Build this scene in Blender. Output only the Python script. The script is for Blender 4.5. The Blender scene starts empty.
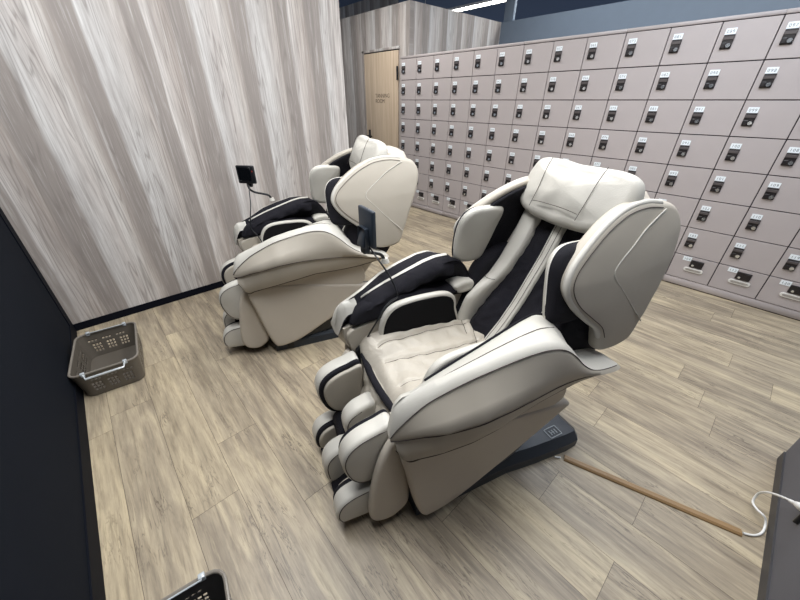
import bpy, bmesh, math, random
from mathutils import Vector, Matrix

# ------------------------------------------------------------------ camera, world, lights, exposure
SC = bpy.context.scene
COL = SC.collection
CAM_X = Vector((0.742929, -0.669364, 0.002882))
CAM_Y = Vector((0.342781, 0.384145, 0.857282))
CAM_F = Vector((0.574941, 0.635912, -0.514838))
cam_data = bpy.data.cameras.new('camera')
cam = bpy.data.objects.new('camera', cam_data)
COL.objects.link(cam)
m3 = Matrix((CAM_X, CAM_Y, -CAM_F)).transposed()
cam.matrix_world = Matrix.Translation((0, 0, 1.5)) @ m3.to_4x4()
cam_data.sensor_fit = 'HORIZONTAL'
cam_data.sensor_width = 36.0
cam_data.lens = 36.0 * 331.03 / 800.0
cam_data.clip_start = 0.02
SC.camera = cam

SC.view_settings.view_transform = 'Standard'
SC.view_settings.look = 'None'
SC.view_settings.gamma = 1.0
SC.view_settings.use_curve_mapping = False
SC.view_settings.exposure = 0.0
SC.cycles.use_denoising = True

world = bpy.data.worlds.new('world')
SC.world = world
world.use_nodes = True
world.node_tree.nodes['Background'].inputs[0].default_value = (0.80, 0.88, 1.0, 1)
world.node_tree.nodes['Background'].inputs[1].default_value = 0.24

# ceiling lamp tubes: (x, y_start, y_end, z, watts)
TUBES = [(0.16, -0.1, 2.45, 3.0, 76.0, (0.98, 0.99, 1.0)), (1.75, -0.1, 2.1, 3.0, 62.0, (1.0, 0.985, 0.955)), (2.75, -1.6, 1.4, 3.0, 48.0, (0.78, 0.87, 1.0)),
         (2.9, 2.7, 5.2, 3.0, 52.0, (1.0, 0.98, 0.95)), (5.2, -2.0, 3.6, 3.3, 80.0, (0.92, 0.96, 1.0)), (6.45, 2.6, 6.8, 3.0, 50.0, (1.0, 0.98, 0.95))]

# ------------------------------------------------------------------ helpers
def srgb(r, g, b):
    f = lambda c: (c / 255 / 12.92) if c / 255 <= 0.04045 else ((c / 255 + 0.055) / 1.055) ** 2.4
    return (f(r), f(g), f(b), 1.0)

class N:
    """small node-tree writer"""
    def __init__(s, name):
        s.m = bpy.data.materials.new(name); s.m.use_nodes = True
        s.t = s.m.node_tree; s.b = s.t.nodes['Principled BSDF']
    def n(s, kind, **kw):
        o = s.t.nodes.new(kind)
        for k, v in kw.items(): setattr(o, k, v)
        return o
    def l(s, a, b): s.t.links.new(a, b)
    def setv(s, sock, v):
        if isinstance(v, bpy.types.NodeSocket): s.l(v, sock)
        else: sock.default_value = v
    def math(s, op, a, b=None, c=None):
        o = s.n('ShaderNodeMath', operation=op)
        s.setv(o.inputs[0], a)
        if b is not None: s.setv(o.inputs[1], b)
        if c is not None: s.setv(o.inputs[2], c)
        return o.outputs[0]
    def comb(s, x, y, z):
        o = s.n('ShaderNodeCombineXYZ')
        for i, v in enumerate((x, y, z)): s.setv(o.inputs[i], v)
        return o.outputs[0]
    def noise(s, vec, scale, detail=4, rough=0.55, dist=0.0):
        o = s.n('ShaderNodeTexNoise'); s.l(vec, o.inputs['Vector'])
        o.inputs['Scale'].default_value = scale; o.inputs['Detail'].default_value = detail
        o.inputs['Roughness'].default_value = rough; o.inputs['Distortion'].default_value = dist
        return o.outputs['Fac']
    def ramp(s, fac, stops, interp='LINEAR'):
        o = s.n('ShaderNodeValToRGB'); s.l(fac, o.inputs[0]); cr = o.color_ramp; cr.interpolation = interp
        while len(cr.elements) > 1: cr.elements.remove(cr.elements[-1])
        cr.elements[0].position = stops[0][0]; cr.elements[0].color = stops[0][1]
        for p, c in stops[1:]:
            e = cr.elements.new(p); e.color = c
        return o.outputs[0]
    def mix(s, fac, a, b, kind='MIX'):
        o = s.n('ShaderNodeMix', data_type='RGBA', blend_type=kind)
        s.setv(o.inputs[0], fac); s.setv(o.inputs[6], a); s.setv(o.inputs[7], b)
        return o.outputs[2]
    def bump(s, h, strength, dist=0.002):
        o = s.n('ShaderNodeBump'); o.inputs['Strength'].default_value = strength; o.inputs['Distance'].default_value = dist
        s.l(h, o.inputs['Height']); s.l(o.outputs[0], s.b.inputs['Normal'])
    def pos(s):
        return s.n('ShaderNodeTexCoord').outputs['Object']

def plain(name, col, rough=0.5, metal=0.0, bump=0.0, bscale=300.0, var=0.0, vscale=8.0, coat=0.0, wrinkle=0.0, spec=0.5):
    w = N(name); w.b.inputs['Roughness'].default_value = rough; w.b.inputs['Metallic'].default_value = metal
    w.b.inputs['Coat Weight'].default_value = coat; w.b.inputs['Specular IOR Level'].default_value = spec
    p = w.pos()
    n = w.noise(p, vscale, 3)
    v = max(var, 0.02)
    dark = tuple(c * (1 - v) for c in col[:3]) + (1,); lite = tuple(min(1, c * (1 + v)) for c in col[:3]) + (1,)
    w.l(w.ramp(n, [(0.3, dark), (0.7, lite)]), w.b.inputs['Base Color'])
    if bump or wrinkle:
        h = w.noise(p, bscale, 2)
        if wrinkle:
            h2 = w.noise(p, 14.0, 3, 0.5, 1.2)
            h = w.math('ADD', w.math('MULTIPLY', h, bump), w.math('MULTIPLY', h2, wrinkle))
            w.bump(h, 1.0, 0.01)
        else:
            w.bump(h, bump, 0.001)
    return w.m

def wood_wall(name, axis, offset=0.0, gain=1.0):
    """printed wood film in long vertical boards; axis is the horizontal axis the boards are spread along"""
    w = N(name); w.b.inputs['Roughness'].default_value = 0.55
    sep = w.n('ShaderNodeSeparateXYZ'); w.l(w.pos(), sep.inputs[0])
    h = sep.outputs[0 if axis == 'X' else 1]; z = sep.outputs[2]
    wob = w.noise(w.comb(w.math('MULTIPLY', h, 1.5), 0.0, w.math('MULTIPLY', z, 0.9)), 2.0, 3)
    hh = w.math('ADD', h, w.math('MULTIPLY', w.math('SUBTRACT', wob, 0.5), 0.05))
    fr = w.math('FRACT', w.math('DIVIDE', w.math('ADD', hh, 10.2 - 0.285 + offset), 1.02))
    g = lambda r, gg, b: srgb(r * gain, gg * gain, b * gain)
    base = w.ramp(fr, [(0.0, g(211, 210, 209)), (0.09, g(201, 199, 197)), (0.205, g(190, 182, 176)), (0.222, g(150, 143, 138)),
                       (0.318, g(157, 150, 145)), (0.33, g(220, 216, 213)), (0.37, g(198, 191, 186)), (0.45, g(176, 166, 159)),
                       (0.485, g(148, 141, 136)), (0.60, g(157, 150, 145)), (0.627, g(211, 210, 209)), (0.74, g(204, 198, 194)),
                       (0.80, g(211, 207, 203)), (0.86, g(180, 171, 164)), (0.90, g(146, 139, 134)), (0.985, g(152, 145, 140)), (1.0, g(211, 210, 209))])
    # long dark / light streaks, fine grain, growth-ring figure
    vec = w.comb(w.math('MULTIPLY', h, 9.0), 3.7, w.math('MULTIPLY', z, 0.7))
    streak = w.noise(vec, 1.6, 5, 0.6, 0.4)
    fine = w.noise(w.comb(w.math('MULTIPLY', h, 60.0), 1.1, w.math('MULTIPLY', z, 2.2)), 1.8, 4, 0.65)
    ring_src = w.noise(w.comb(w.math('MULTIPLY', h, 8.0), 8.1, w.math('MULTIPLY', z, 0.42)), 1.3, 2, 0.35)
    rings = w.math('FRACT', w.math('MULTIPLY', ring_src, 17.0))
    rings = w.math('ABSOLUTE', w.math('SUBTRACT', rings, 0.5))
    c1 = w.mix(w.ramp(streak, [(0.38, (0, 0, 0, 1)), (0.72, (1, 1, 1, 1))]), base, g(141, 133, 130), 'MIX')
    c1 = w.mix(0.55, base, c1)
    mid = w.noise(w.comb(w.math('MULTIPLY', h, 26.0), 5.2, w.math('MULTIPLY', z, 1.1)), 1.5, 5, 0.65, 0.6)
    c1 = w.mix(w.math('MULTIPLY', w.ramp(mid, [(0.50, (0, 0, 0, 1)), (0.70, (1, 1, 1, 1))]), 0.45), c1, g(140, 132, 128))
    c1 = w.mix(w.math('MULTIPLY', w.ramp(mid, [(0.30, (1, 1, 1, 1)), (0.48, (0, 0, 0, 1))]), 0.40), c1, g(222, 220, 218))
    patch = w.noise(w.comb(w.math('MULTIPLY', h, 4.0), 2.4, w.math('MULTIPLY', z, 0.6)), 1.2, 2)
    rings = w.math('ADD', rings, w.ramp(patch, [(0.40, (1, 1, 1, 1)), (0.50, (0, 0, 0, 1))]))
    c2 = w.mix(w.math('MULTIPLY', w.ramp(rings, [(0.0, (1, 1, 1, 1)), (0.20, (0, 0, 0, 1))]), 0.60), c1, g(126, 119, 115))
    c3 = w.mix(w.math('MULTIPLY', w.ramp(fine, [(0.45, (0, 0, 0, 1)), (0.70, (1, 1, 1, 1))]), 0.52), c2, g(133, 126, 122))
    c4 = w.mix(w.math('MULTIPLY', w.ramp(fine, [(0.2, (1, 1, 1, 1)), (0.42, (0, 0, 0, 1))]), 0.40), c3, g(226, 224, 222))
    w.l(c4, w.b.inputs['Base Color'])
    w.bump(fine, 0.08, 0.001)
    return w.m

def wood_floor():
    w = N('floor_planks'); w.b.inputs['Roughness'].default_value = 0.42
    sep = w.n('ShaderNodeSeparateXYZ'); w.l(w.pos(), sep.inputs[0])
    att = w.n('ShaderNodeAttribute', attribute_name='plank'); r = att.outputs['Fac']
    x, y = sep.outputs[0], sep.outputs[1]
    k = w.math('MULTIPLY', r, 37.0)
    g1 = w.noise(w.comb(w.math('MULTIPLY', x, 9.0), w.math('ADD', w.math('MULTIPLY', y, 1.25), k), k), 1.5, 5, 0.6, 0.5)
    g2 = w.noise(w.comb(w.math('MULTIPLY', x, 40.0), w.math('ADD', w.math('MULTIPLY', y, 2.6), k), k), 1.6, 4, 0.7, 0.2)
    g3 = w.noise(w.comb(w.math('MULTIPLY', x, 4.0), w.math('ADD', w.math('MULTIPLY', y, 1.1), k), k), 1.2, 3, 0.5, 0.8)
    # tone strips inside one plank
    base = w.ramp(g1, [(0.30, srgb(112, 100, 84)), (0.43, srgb(146, 134, 115)), (0.54, srgb(172, 158, 134)), (0.68, srgb(206, 191, 159))])
    tone = w.ramp(r, [(0.0, srgb(134, 123, 109)), (0.35, srgb(159, 147, 128)), (0.7, srgb(170, 157, 134)), (1.0, srgb(192, 176, 144))])
    c = w.mix(0.38, base, tone)
    c = w.mix(w.math('MULTIPLY', w.ramp(g2, [(0.50, (0, 0, 0, 1)), (0.70, (1, 1, 1, 1))]), 0.55), c, srgb(100, 88, 73))
    c = w.mix(w.math('MULTIPLY', w.ramp(g2, [(0.26, (1, 1, 1, 1)), (0.46, (0, 0, 0, 1))]), 0.42), c, srgb(210, 196, 166))
    speck = w.noise(w.comb(w.math('MULTIPLY', x, 95.0), w.math('ADD', w.math('MULTIPLY', y, 22.0), k), k), 1.5, 3, 0.7)
    c = w.mix(w.math('MULTIPLY', w.ramp(speck, [(0.56, (0, 0, 0, 1)), (0.74, (1, 1, 1, 1))]), 0.16), c, srgb(104, 93, 80))
    # cracks and knots: short dark marks along the grain
    msk = w.noise(w.comb(w.math('MULTIPLY', x, 5.0), w.math('ADD', w.math('MULTIPLY', y, 2.2), k), w.math('ADD', k, 2.2)), 1.4, 2)
    crack = w.noise(w.comb(w.math('MULTIPLY', x, 24.0), w.math('ADD', w.math('MULTIPLY', y, 2.4), k), k), 1.3, 4, 0.6, 0.9)
    crack = w.math('ABSOLUTE', w.math('SUBTRACT', crack, 0.5))
    crack = w.math('MULTIPLY', w.ramp(crack, [(0.0, (1, 1, 1, 1)), (0.022, (0, 0, 0, 1))]), w.ramp(msk, [(0.48, (0, 0, 0, 1)), (0.62, (1, 1, 1, 1))]))
    c = w.mix(w.math('MULTIPLY', crack, 0.75), c, srgb(78, 68, 58))
    w.l(c, w.b.inputs['Base Color'])
    w.bump(g2, 0.10, 0.001)
    return w.m

def door_wood():
    w = N('door_oak'); w.b.inputs['Roughness'].default_value = 0.5
    sep = w.n('ShaderNodeSeparateXYZ'); w.l(w.pos(), sep.inputs[0])
    f = w.noise(w.comb(0.3, w.math('MULTIPLY', sep.outputs[1], 22.0), w.math('MULTIPLY', sep.outputs[2], 0.8)), 1.5, 4, 0.6, 0.2)
    w.l(w.ramp(f, [(0.3, srgb(176, 156, 134)), (0.7, srgb(204, 186, 163))]), w.b.inputs['Base Color'])
    return w.m

def emit(name, col, s):
    w = N(name); w.b.inputs['Emission Color'].default_value = col; w.b.inputs['Emission Strength'].default_value = s
    w.b.inputs['Base Color'].default_value = col
    return w.m

M = {}
M['cream'] = plain('cream_leather', srgb(191, 188, 180), 0.42, bump=0.10, bscale=420, var=0.03, wrinkle=0.10)
M['seat_leather'] = plain('soft_cream_leather', srgb(178, 171, 159), 0.40, bump=0.10, bscale=380, var=0.04, wrinkle=0.55)
M['shell'] = plain('grey_beige_vinyl', srgb(172, 165, 153), 0.5, bump=0.25, bscale=520, var=0.02)
M['panel'] = plain('grey_beige_plastic', srgb(187, 179, 167), 0.42, bump=0.2, bscale=700, var=0.02)
M['black_fabric'] = plain('navy_black_fabric', srgb(15, 14, 24), 0.75, bump=0.35, bscale=600, var=0.10, wrinkle=0.9, spec=0.3)
M['black_mesh'] = plain('black_mesh_cloth', srgb(17, 17, 20), 0.9, bump=0.6, bscale=900, var=0.06, spec=0.2)
M['black_plastic'] = plain('black_plastic', srgb(22, 24, 28), 0.38, bump=0.15, bscale=700)
M['base_plastic'] = plain('blue_black_plastic', srgb(38, 46, 56), 0.42, bump=0.2, bscale=700)
M['seam'] = plain('dark_piping', srgb(66, 58, 54), 0.7)
M['white_piping'] = plain('white_piping', srgb(232, 228, 220), 0.5)
M['grey_mark'] = plain('grey_print', srgb(150, 156, 160), 0.6)
M['screen'] = plain('screen_glass', srgb(12, 14, 17), 0.08)
M['red_mark'] = plain('red_print', srgb(170, 60, 50), 0.5)
M['locker'] = plain('locker_steel', srgb(170, 162, 161), 0.45, bump=0.12, bscale=900, var=0.015)
M['gap_shade'] = plain('locker_gap_shade', srgb(40, 32, 42), 0.7)  # shadow between the doors, painted dark on the grey cabinet front
M['lock_black'] = plain('lock_black', srgb(30, 26, 28), 0.35)
M['lock_grey'] = plain('lock_grey', srgb(78, 72, 72), 0.4)
M['chrome'] = plain('chrome', srgb(225, 228, 230), 0.18, metal=0.9)
M['white_plate'] = plain('white_plate', srgb(226, 232, 236), 0.4)
M['ink'] = plain('grey_ink', srgb(96, 104, 112), 0.6)
M['handle_white'] = plain('handle_pale', srgb(214, 212, 206), 0.35)
M['handle_well'] = plain('handle_well', srgb(150, 144, 138), 0.5)
M['navy_wall'] = plain('navy_wall', srgb(15, 20, 29), 0.9, bump=0.3, bscale=500, var=0.04, spec=0.12)
M['navy_trim'] = plain('navy_trim', srgb(11, 14, 23), 0.7, spec=0.1)
M['grey_wall'] = plain('blue_grey_wall', srgb(108, 120, 134), 0.8)
M['dark_ceiling'] = plain('dark_ceiling', srgb(86, 104, 134), 0.9)
M['partition'] = plain('charcoal_panel', srgb(92, 92, 98), 0.7, bump=0.3, bscale=500, var=0.03)
M['partition_base'] = plain('charcoal_baseboard', srgb(56, 55, 57), 0.5)
M['basket'] = plain('brown_plastic', srgb(92, 86, 78), 0.38, bump=0.2, bscale=500)
M['basket_black'] = plain('black_brown_plastic', srgb(60, 58, 58), 0.35)
M['basket_rim'] = plain('brown_rim', srgb(122, 116, 108), 0.3)
M['clear_plastic'] = plain('pale_plastic_handle', srgb(178, 184, 188), 0.2, coat=0.4)
M['raceway'] = plain('tan_cable_cover', srgb(140, 112, 76), 0.45, var=0.05)
M['white_cord'] = plain('white_cord', srgb(226, 226, 224), 0.4)
M['door_wood'] = door_wood()
M['lettering'] = plain('brown_lettering', srgb(92, 80, 68), 0.6)
M['floor'] = wood_floor()
M['floor_joint'] = plain('floor_joint', srgb(92, 80, 68), 0.7)
M['wood_x'] = wood_wall('wood_film_long', 'X', 0.0, 1.01)
M['wood_y'] = wood_wall('wood_film_face', 'Y', 0.37, 0.97)
M['wood_x_box'] = wood_wall('wood_film_side', 'X', 0.6, 0.98)
M['tube'] = emit('lamp_tube', (1.0, 0.97, 0.90, 1), 9.0)
M['lamp_metal'] = plain('lamp_metal', srgb(214, 218, 222), 0.4)

def link(name, me, mat=None, parent=None):
    o = bpy.data.objects.new(name, me); COL.objects.link(o)
    if mat is not None:
        for mm in (mat if isinstance(mat, (list, tuple)) else [mat]): me.materials.append(mm)
    if parent is not None: o.parent = parent
    return o

def from_bm(name, bm, mat, parent=None, smooth=True, angle=40):
    bmesh.ops.recalc_face_normals(bm, faces=bm.faces[:])
    me = bpy.data.meshes.new(name); bm.to_mesh(me); bm.free()
    if smooth:
        me.polygons.foreach_set('use_smooth', [True] * len(me.polygons))
        me.set_sharp_from_angle(angle=math.radians(angle))
    return link(name, me, mat, parent)

def tag(o, label=None, cat=None, group=None, kind=None):
    if label: o['label'] = label
    if cat: o['category'] = cat
    if group: o['group'] = group
    if kind: o['kind'] = kind
    return o

def empty(name, loc=(0, 0, 0), rz=0.0):
    o = bpy.data.objects.new(name, None); COL.objects.link(o)
    o.empty_display_size = 0.1; o.location = loc; o.rotation_euler = (0, 0, rz)
    return o

def box(bm, lo, hi, bevel=0.0, seg=2, mi=0):
    c = [(a + b) / 2 for a, b in zip(lo, hi)]
    r = bmesh.ops.create_cube(bm, size=1.0)
    vs = r['verts']
    for v in vs:
        v.co = Vector((c[0] + v.co.x * (hi[0] - lo[0]), c[1] + v.co.y * (hi[1] - lo[1]), c[2] + v.co.z * (hi[2] - lo[2])))
    fs = list({f for v in vs for f in v.link_faces})
    for f in fs: f.material_index = mi
    if bevel > 0:
        es = list({e for v in vs for e in v.link_edges})
        rb = bmesh.ops.bevel(bm, geom=es, offset=bevel, segments=seg, affect='EDGES', profile=0.5)
        for f in rb['faces']: f.material_index = mi

def box_obj(name, lo, hi, mat, parent=None, bevel=0.0, seg=2):
    bm = bmesh.new(); box(bm, lo, hi, bevel, seg)
    return from_bm(name, bm, mat, parent, smooth=bevel > 0, angle=50)

def catmull(pts, n, closed=True):
    """resample a polyline by Catmull-Rom, evenly by arc length"""
    P = [Vector(p) for p in pts]; L = len(P); out = []
    segs = L if closed else L - 1
    for i in range(segs):
        if closed: a, b, c, d = P[i - 1], P[i], P[(i + 1) % L], P[(i + 2) % L]
        else: a, b, c, d = P[max(i - 1, 0)], P[i], P[i + 1], P[min(i + 2, L - 1)]
        for k in range(12):
            t = k / 12
            out.append(0.5 * ((2 * b) + (c - a) * t + (2 * a - 5 * b + 4 * c - d) * t * t + (3 * b - a - 3 * c + d) * t ** 3))
    if not closed: out.append(P[-1].copy())
    q = out + ([out[0]] if closed else [])
    acc = [0.0]
    for i in range(len(q) - 1): acc.append(acc[-1] + (q[i + 1] - q[i]).length)
    res = []; tot = acc[-1]; j = 0
    for k in range(n):
        s = tot * k / (n if closed else n - 1)
        while j < len(acc) - 2 and acc[j + 1] < s: j += 1
        d = acc[j + 1] - acc[j]
        res.append(q[j].lerp(q[j + 1], 0 if d == 0 else min(1, (s - acc[j]) / d)))
    return res

def tube_bm(bm, pts, r, n=48, closed=False, seg=8, mi=0, smooth_path=True):
    P = catmull(pts, n, closed) if smooth_path else [Vector(p) for p in pts]
    rings = []; prev = None
    L = len(P)
    for i, p in enumerate(P):
        a = P[i - 1] if (i > 0 or closed) else P[i]; b = P[(i + 1) % L] if (i < L - 1 or closed) else P[i]
        t = (b - a).normalized()
        if prev is None:
            ref = Vector((0, 0, 1)) if abs(t.z) < 0.9 else Vector((1, 0, 0))
            nrm = (ref - t * ref.dot(t)).normalized()
        else:
            nrm = (prev - t * prev.dot(t)).normalized()
        prev = nrm; bi = t.cross(nrm)
        rr = r[i] if isinstance(r, (list, tuple)) else r
        rings.append([bm.verts.new(p + (nrm * math.cos(2 * math.pi * k / seg) + bi * math.sin(2 * math.pi * k / seg)) * rr) for k in range(seg)])
    cnt = L if closed else L - 1
    for i in range(cnt):
        A, B = rings[i], rings[(i + 1) % L]
        for k in range(seg):
            f = bm.faces.new((A[k], A[(k + 1) % seg], B[(k + 1) % seg], B[k])); f.material_index = mi
    if not closed:
        for ring in (rings[0], rings[-1]):
            f = bm.faces.new(ring); f.material_index = mi

def tube(name, pts, r, mat, parent=None, **kw):
    bm = bmesh.new(); tube_bm(bm, pts, r, **kw)
    return from_bm(name, bm, mat, parent)

def inset2(P, d):
    n = len(P); A = sum(P[i].x * P[(i + 1) % n].y - P[(i + 1) % n].x * P[i].y for i in range(n))
    s = 1 if A > 0 else -1; out = []
    for i in range(n):
        t = (P[(i + 1) % n] - P[i - 1]); t = t / (t.length or 1)
        out.append(P[i] + Vector((-t.y, t.x)) * d * s)
    return out

def puff_bm(bm, outline, x0, x1, r=0.02, bulge=0.0, n=72, fn=None, mi=0, rsteps=5, closed_pts=True, raw=False, capmi=None, wrap=False):
    """a cushion: a 2-D outline (a, b) given thickness from x0 to x1 with rounded rims and domed faces;
    fn maps (x, a, b) to a point"""
    P = [Vector(p) for p in outline] if raw else [v.to_2d() for v in catmull([(p[0], p[1], 0) for p in outline], n)]
    n = len(P)
    if fn is None: fn = lambda x, a, b: Vector((x, a, b))
    sgn = 1 if x1 > x0 else -1
    r = min(r, abs(x1 - x0) / 2 - 1e-4)
    layers = []
    cen = sum(P, Vector((0, 0))) / n
    caps = [0.80, 0.55, 0.28]
    base_in = inset2(P, r)
    for sc in reversed(caps): layers.append(([cen + (q - cen) * sc for q in base_in], x0 - sgn * bulge * (1 - sc * sc), 'c0'))
    for k in range(rsteps + 1):
        a = math.pi / 2 * k / rsteps
        layers.append((inset2(P, r * (1 - math.sin(a))), x0 + sgn * r * (1 - math.cos(a)), 's'))
    for k in range(rsteps, -1, -1):
        a = math.pi / 2 * k / rsteps
        layers.append((inset2(P, r * (1 - math.sin(a))), x1 - sgn * r * (1 - math.cos(a)), 's' if k else 'c1'))
    for sc in caps: layers.append(([cen + (q - cen) * sc for q in base_in], x1 + sgn * bulge * (1 - sc * sc), 'c1'))
    rings = [[bm.verts.new(fn(x, q.x, q.y)) for q in L] for L, x, _ in layers]
    for i in range(len(rings) - 1):
        A, B = rings[i], rings[i + 1]
        m_ = mi
        if capmi is not None:
            if layers[i + 1][2] == 'c0' or (layers[i][2] == 'c0'): m_ = capmi[0]
            if layers[i][2] == 'c1': m_ = capmi[1]
            if wrap and i < 3 + rsteps: m_ = capmi[0]
        for k in range(n):
            f = bm.faces.new((A[k], A[(k + 1) % n], B[(k + 1) % n], B[k])); f.material_index = m_
    for ring, x, e in ((rings[0], x0 - sgn * bulge, 0), (rings[-1], x1 + sgn * bulge, 1)):
        c = bm.verts.new(fn(x, cen.x, cen.y))
        for k in range(n):
            f = bm.faces.new((ring[k], ring[(k + 1) % n], c)); f.material_index = mi if capmi is None else capmi[e]

def puff(name, outline, x0, x1, mat, parent=None, **kw):
    bm = bmesh.new(); puff_bm(bm, outline, x0, x1, **kw)
    return from_bm(name, bm, mat, parent, angle=60)

def interp(tab, y):
    """piecewise-smooth interpolation of rows (key, v1, v2...) sorted by descending or ascending key"""
    T = sorted(tab)
    if y <= T[0][0]: return T[0][1:]
    if y >= T[-1][0]: return T[-1][1:]
    for a, b in zip(T, T[1:]):
        if a[0] <= y <= b[0]:
            t = (y - a[0]) / (b[0] - a[0])
            return tuple(p + (q - p) * t for p, q in zip(a[1:], b[1:]))

def loft(name, rings, mat, parent=None, closed_ring=True, cap=True, mat_fn=None, angle=60):
    bm = bmesh.new()
    R = [[bm.verts.new(p) for p in ring] for ring in rings]
    n = len(R[0])
    for i in range(len(R) - 1):
        for k in range(n if closed_ring else n - 1):
            f = bm.faces.new((R[i][k], R[i][(k + 1) % n], R[i + 1][(k + 1) % n], R[i + 1][k]))
            if mat_fn: f.material_index = mat_fn(i, k)
    if cap and closed_ring:
        for ring in (R[0], R[-1]): bm.faces.new(ring)
    return from_bm(name, bm, mat, parent, angle=angle)

# ------------------------------------------------------------------ room shell
random.seed(4)
WALL_Y = 3.149      # face of the long wood wall
DARK_X = -0.464     # face of the navy wall
LOCK_X = 3.829      # door fronts of the lockers

# floor planks: rows along Y, one mesh
bm = bmesh.new()
lay = bm.loops.layers.color.new('plank')
W0, PW, PL = 0.027, 0.1925, 1.22
known = {0: 1.41, -1: 1.105, 1: 0.862, 4: -0.127, 5: 0.18, 6: -0.13, 8: 0.174, 11: -0.173}
for i in range(-4, 36):
    x0 = W0 + i * PW
    off = known.get(i, random.uniform(0, PL))
    j0 = math.floor((-3.2 - off) / PL)
    for j in range(j0, j0 + 10):
        y0 = off + j * PL; y1 = y0 + PL
        if y0 > 6.8: continue
        g = 0.0009
        vs = [bm.verts.new((a, b, 0)) for a, b in ((x0 + g, y0 + g), (x0 + PW - g, y0 + g), (x0 + PW - g, y1 - g), (x0 + g, y1 - g))]
        f = bm.faces.new(vs); t = random.random()
        for lp in f.loops: lp[lay] = (t, t, t, 1)
        # the joint groove round the plank
for v in [(-0.75, -3.6), ]: pass
gz = -0.0012
f = bm.faces.new([bm.verts.new((a, b, gz)) for a, b in ((-0.9, -3.6), (7.2, -3.6), (7.2, 7.8), (-0.9, 7.8))]); f.material_index = 1
me = bpy.data.meshes.new('floor'); bm.to_mesh(me); bm.free()
tag(link('floor', me, [M['floor'], M['floor_joint']]), kind='structure')

def wall(name, lo, hi, mat):
    return tag(box_obj(name, lo, hi, mat), kind='structure')
wall('wall_left', (-0.50, WALL_Y, -0.002), (2.125, WALL_Y + 0.10, 3.3), M['wood_x'])
wall('baseboard_left', (-0.46, WALL_Y - 0.007, 0), (2.125, WALL_Y, 0.058), M['navy_trim'])
wall('wall_dark', (DARK_X - 0.1, -3.0, -0.002), (DARK_X, WALL_Y, 2.6), M['navy_wall'])
wall('baseboard_dark', (DARK_X, -3.0, 0), (DARK_X + 0.006, WALL_Y, 0.105), M['navy_trim'])
wall('trim_1', (DARK_X, WALL_Y - 0.11, 0.105), (DARK_X + 0.006, WALL_Y, 2.6), M['navy_trim'])   # dark upright at the corner
# partition at the right
wall('wall_right', (-0.6, -0.575, -0.002), (2.045, -0.511, 1.25), M['partition'])
wall('baseboard_right', (-0.6, -0.511, 0), (2.045, -0.505, 0.057), M['partition_base'])
# wood-clad room behind the lockers
BX = 4.0
wall('wall_front', (BX, 4.246, -0.002), (BX + 0.08, 7.6, 2.656), M['wood_y'])
wall('wall_side', (BX + 0.08, 4.246, -0.002), (6.15, 4.326, 2.656), M['wood_x_box'])
wall('wall_back', (6.15, -3.2, -0.002), (6.25, 4.246, 2.656), M['grey_wall'])
wall('wall_far', (6.3, 7.16, -0.002), (6.4, 11.0, 3.55), M['wood_y'])
wall('ceiling', (-2.5, -3.6, 3.55), (12, 13, 3.62), M['dark_ceiling'])
bm = bmesh.new(); box(bm, (6.19, 4.06, 2.656), (6.25, 4.24, 3.55), 0.003)
tag(from_bm('trim_2', bm, M['grey_wall']), kind='structure')                                    # grey upright above the wall end

# door in the wood face beside the lockers
d = empty('door_1', (BX, 4.88, 0)); tag(d, kind='structure')
DY0, DY1, DZ = 4.468, 5.285, 2.145
box_obj('door_leaf', (-0.022, DY0 - 4.88, 0.004), (0.0, DY1 - 4.88, DZ - 0.006), M['door_wood'], d, 0.002)
bm = bmesh.new()
box(bm, (-0.03, DY1 - 4.88 + 0.004, 0), (0, DY1 - 4.88 + 0.045, DZ + 0.04), 0.002)
box(bm, (-0.03, DY0 - 4.88 - 0.03, DZ + 0.008), (0, DY1 - 4.88 + 0.045, DZ + 0.04), 0.002)
from_bm('door_frame', bm, M['wood_y'], d)
bm = bmesh.new(); box(bm, (-0.012, DY0 - 4.88, DZ - 0.006), (-0.001, DY1 - 4.88, DZ + 0.008), 0)
from_bm('door_gap', bm, M['black_plastic'], d, smooth=False)
for zc in (1.86, 0.35):
    box_obj('hinge', (-0.034, DY0 - 4.88 - 0.012, zc - 0.085), (-0.020, DY0 - 4.88 + 0.022, zc + 0.085), M['black_plastic'], d, 0.003)
bm = bmesh.new()
box(bm, (-0.030, DY1 - 4.88 - 0.105, 0.915), (-0.021, DY1 - 4.88 - 0.055, 1.07), 0.003)
tube_bm(bm, [(-0.03, DY1 - 4.88 - 0.08, 0.975), (-0.075, DY1 - 4.88 - 0.08, 0.975)], 0.011, n=2)
tube_bm(bm, [(-0.075, DY1 - 4.88 - 0.06, 0.975), (-0.075, DY1 - 4.88 - 0.20, 0.975)], 0.011, n=2)
from_bm('door_handle', bm, M['black_plastic'], d)

def text_mesh(body, size, align='LEFT', ext=0.0):
    cu = bpy.data.curves.new('letters', 'FONT'); cu.body = body; cu.size = size; cu.align_x = align; cu.extrude = ext
    cu.space_line = 0.95
    o = bpy.data.objects.new('letters', cu); COL.objects.link(o)
    dg = bpy.context.evaluated_depsgraph_get(); dg.update()
    me = bpy.data.meshes.new_from_object(o.evaluated_get(dg))
    bpy.data.objects.remove(o); bpy.data.curves.remove(cu)
    return me

# text lies in XY; turn it to face -X (reading direction towards -Y)
FACE = Matrix(((0, 0, -1, 0), (-1, 0, 0, 0), (0, 1, 0, 0), (0, 0, 0, 1)))
me = text_mesh('TANNING\nROOM', 0.078, 'LEFT', 0.0006)
me.transform(Matrix.Translation((-0.0232, 0.138, 1.548)) @ FACE)
link('lettering', me, M['lettering'], d)

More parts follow.
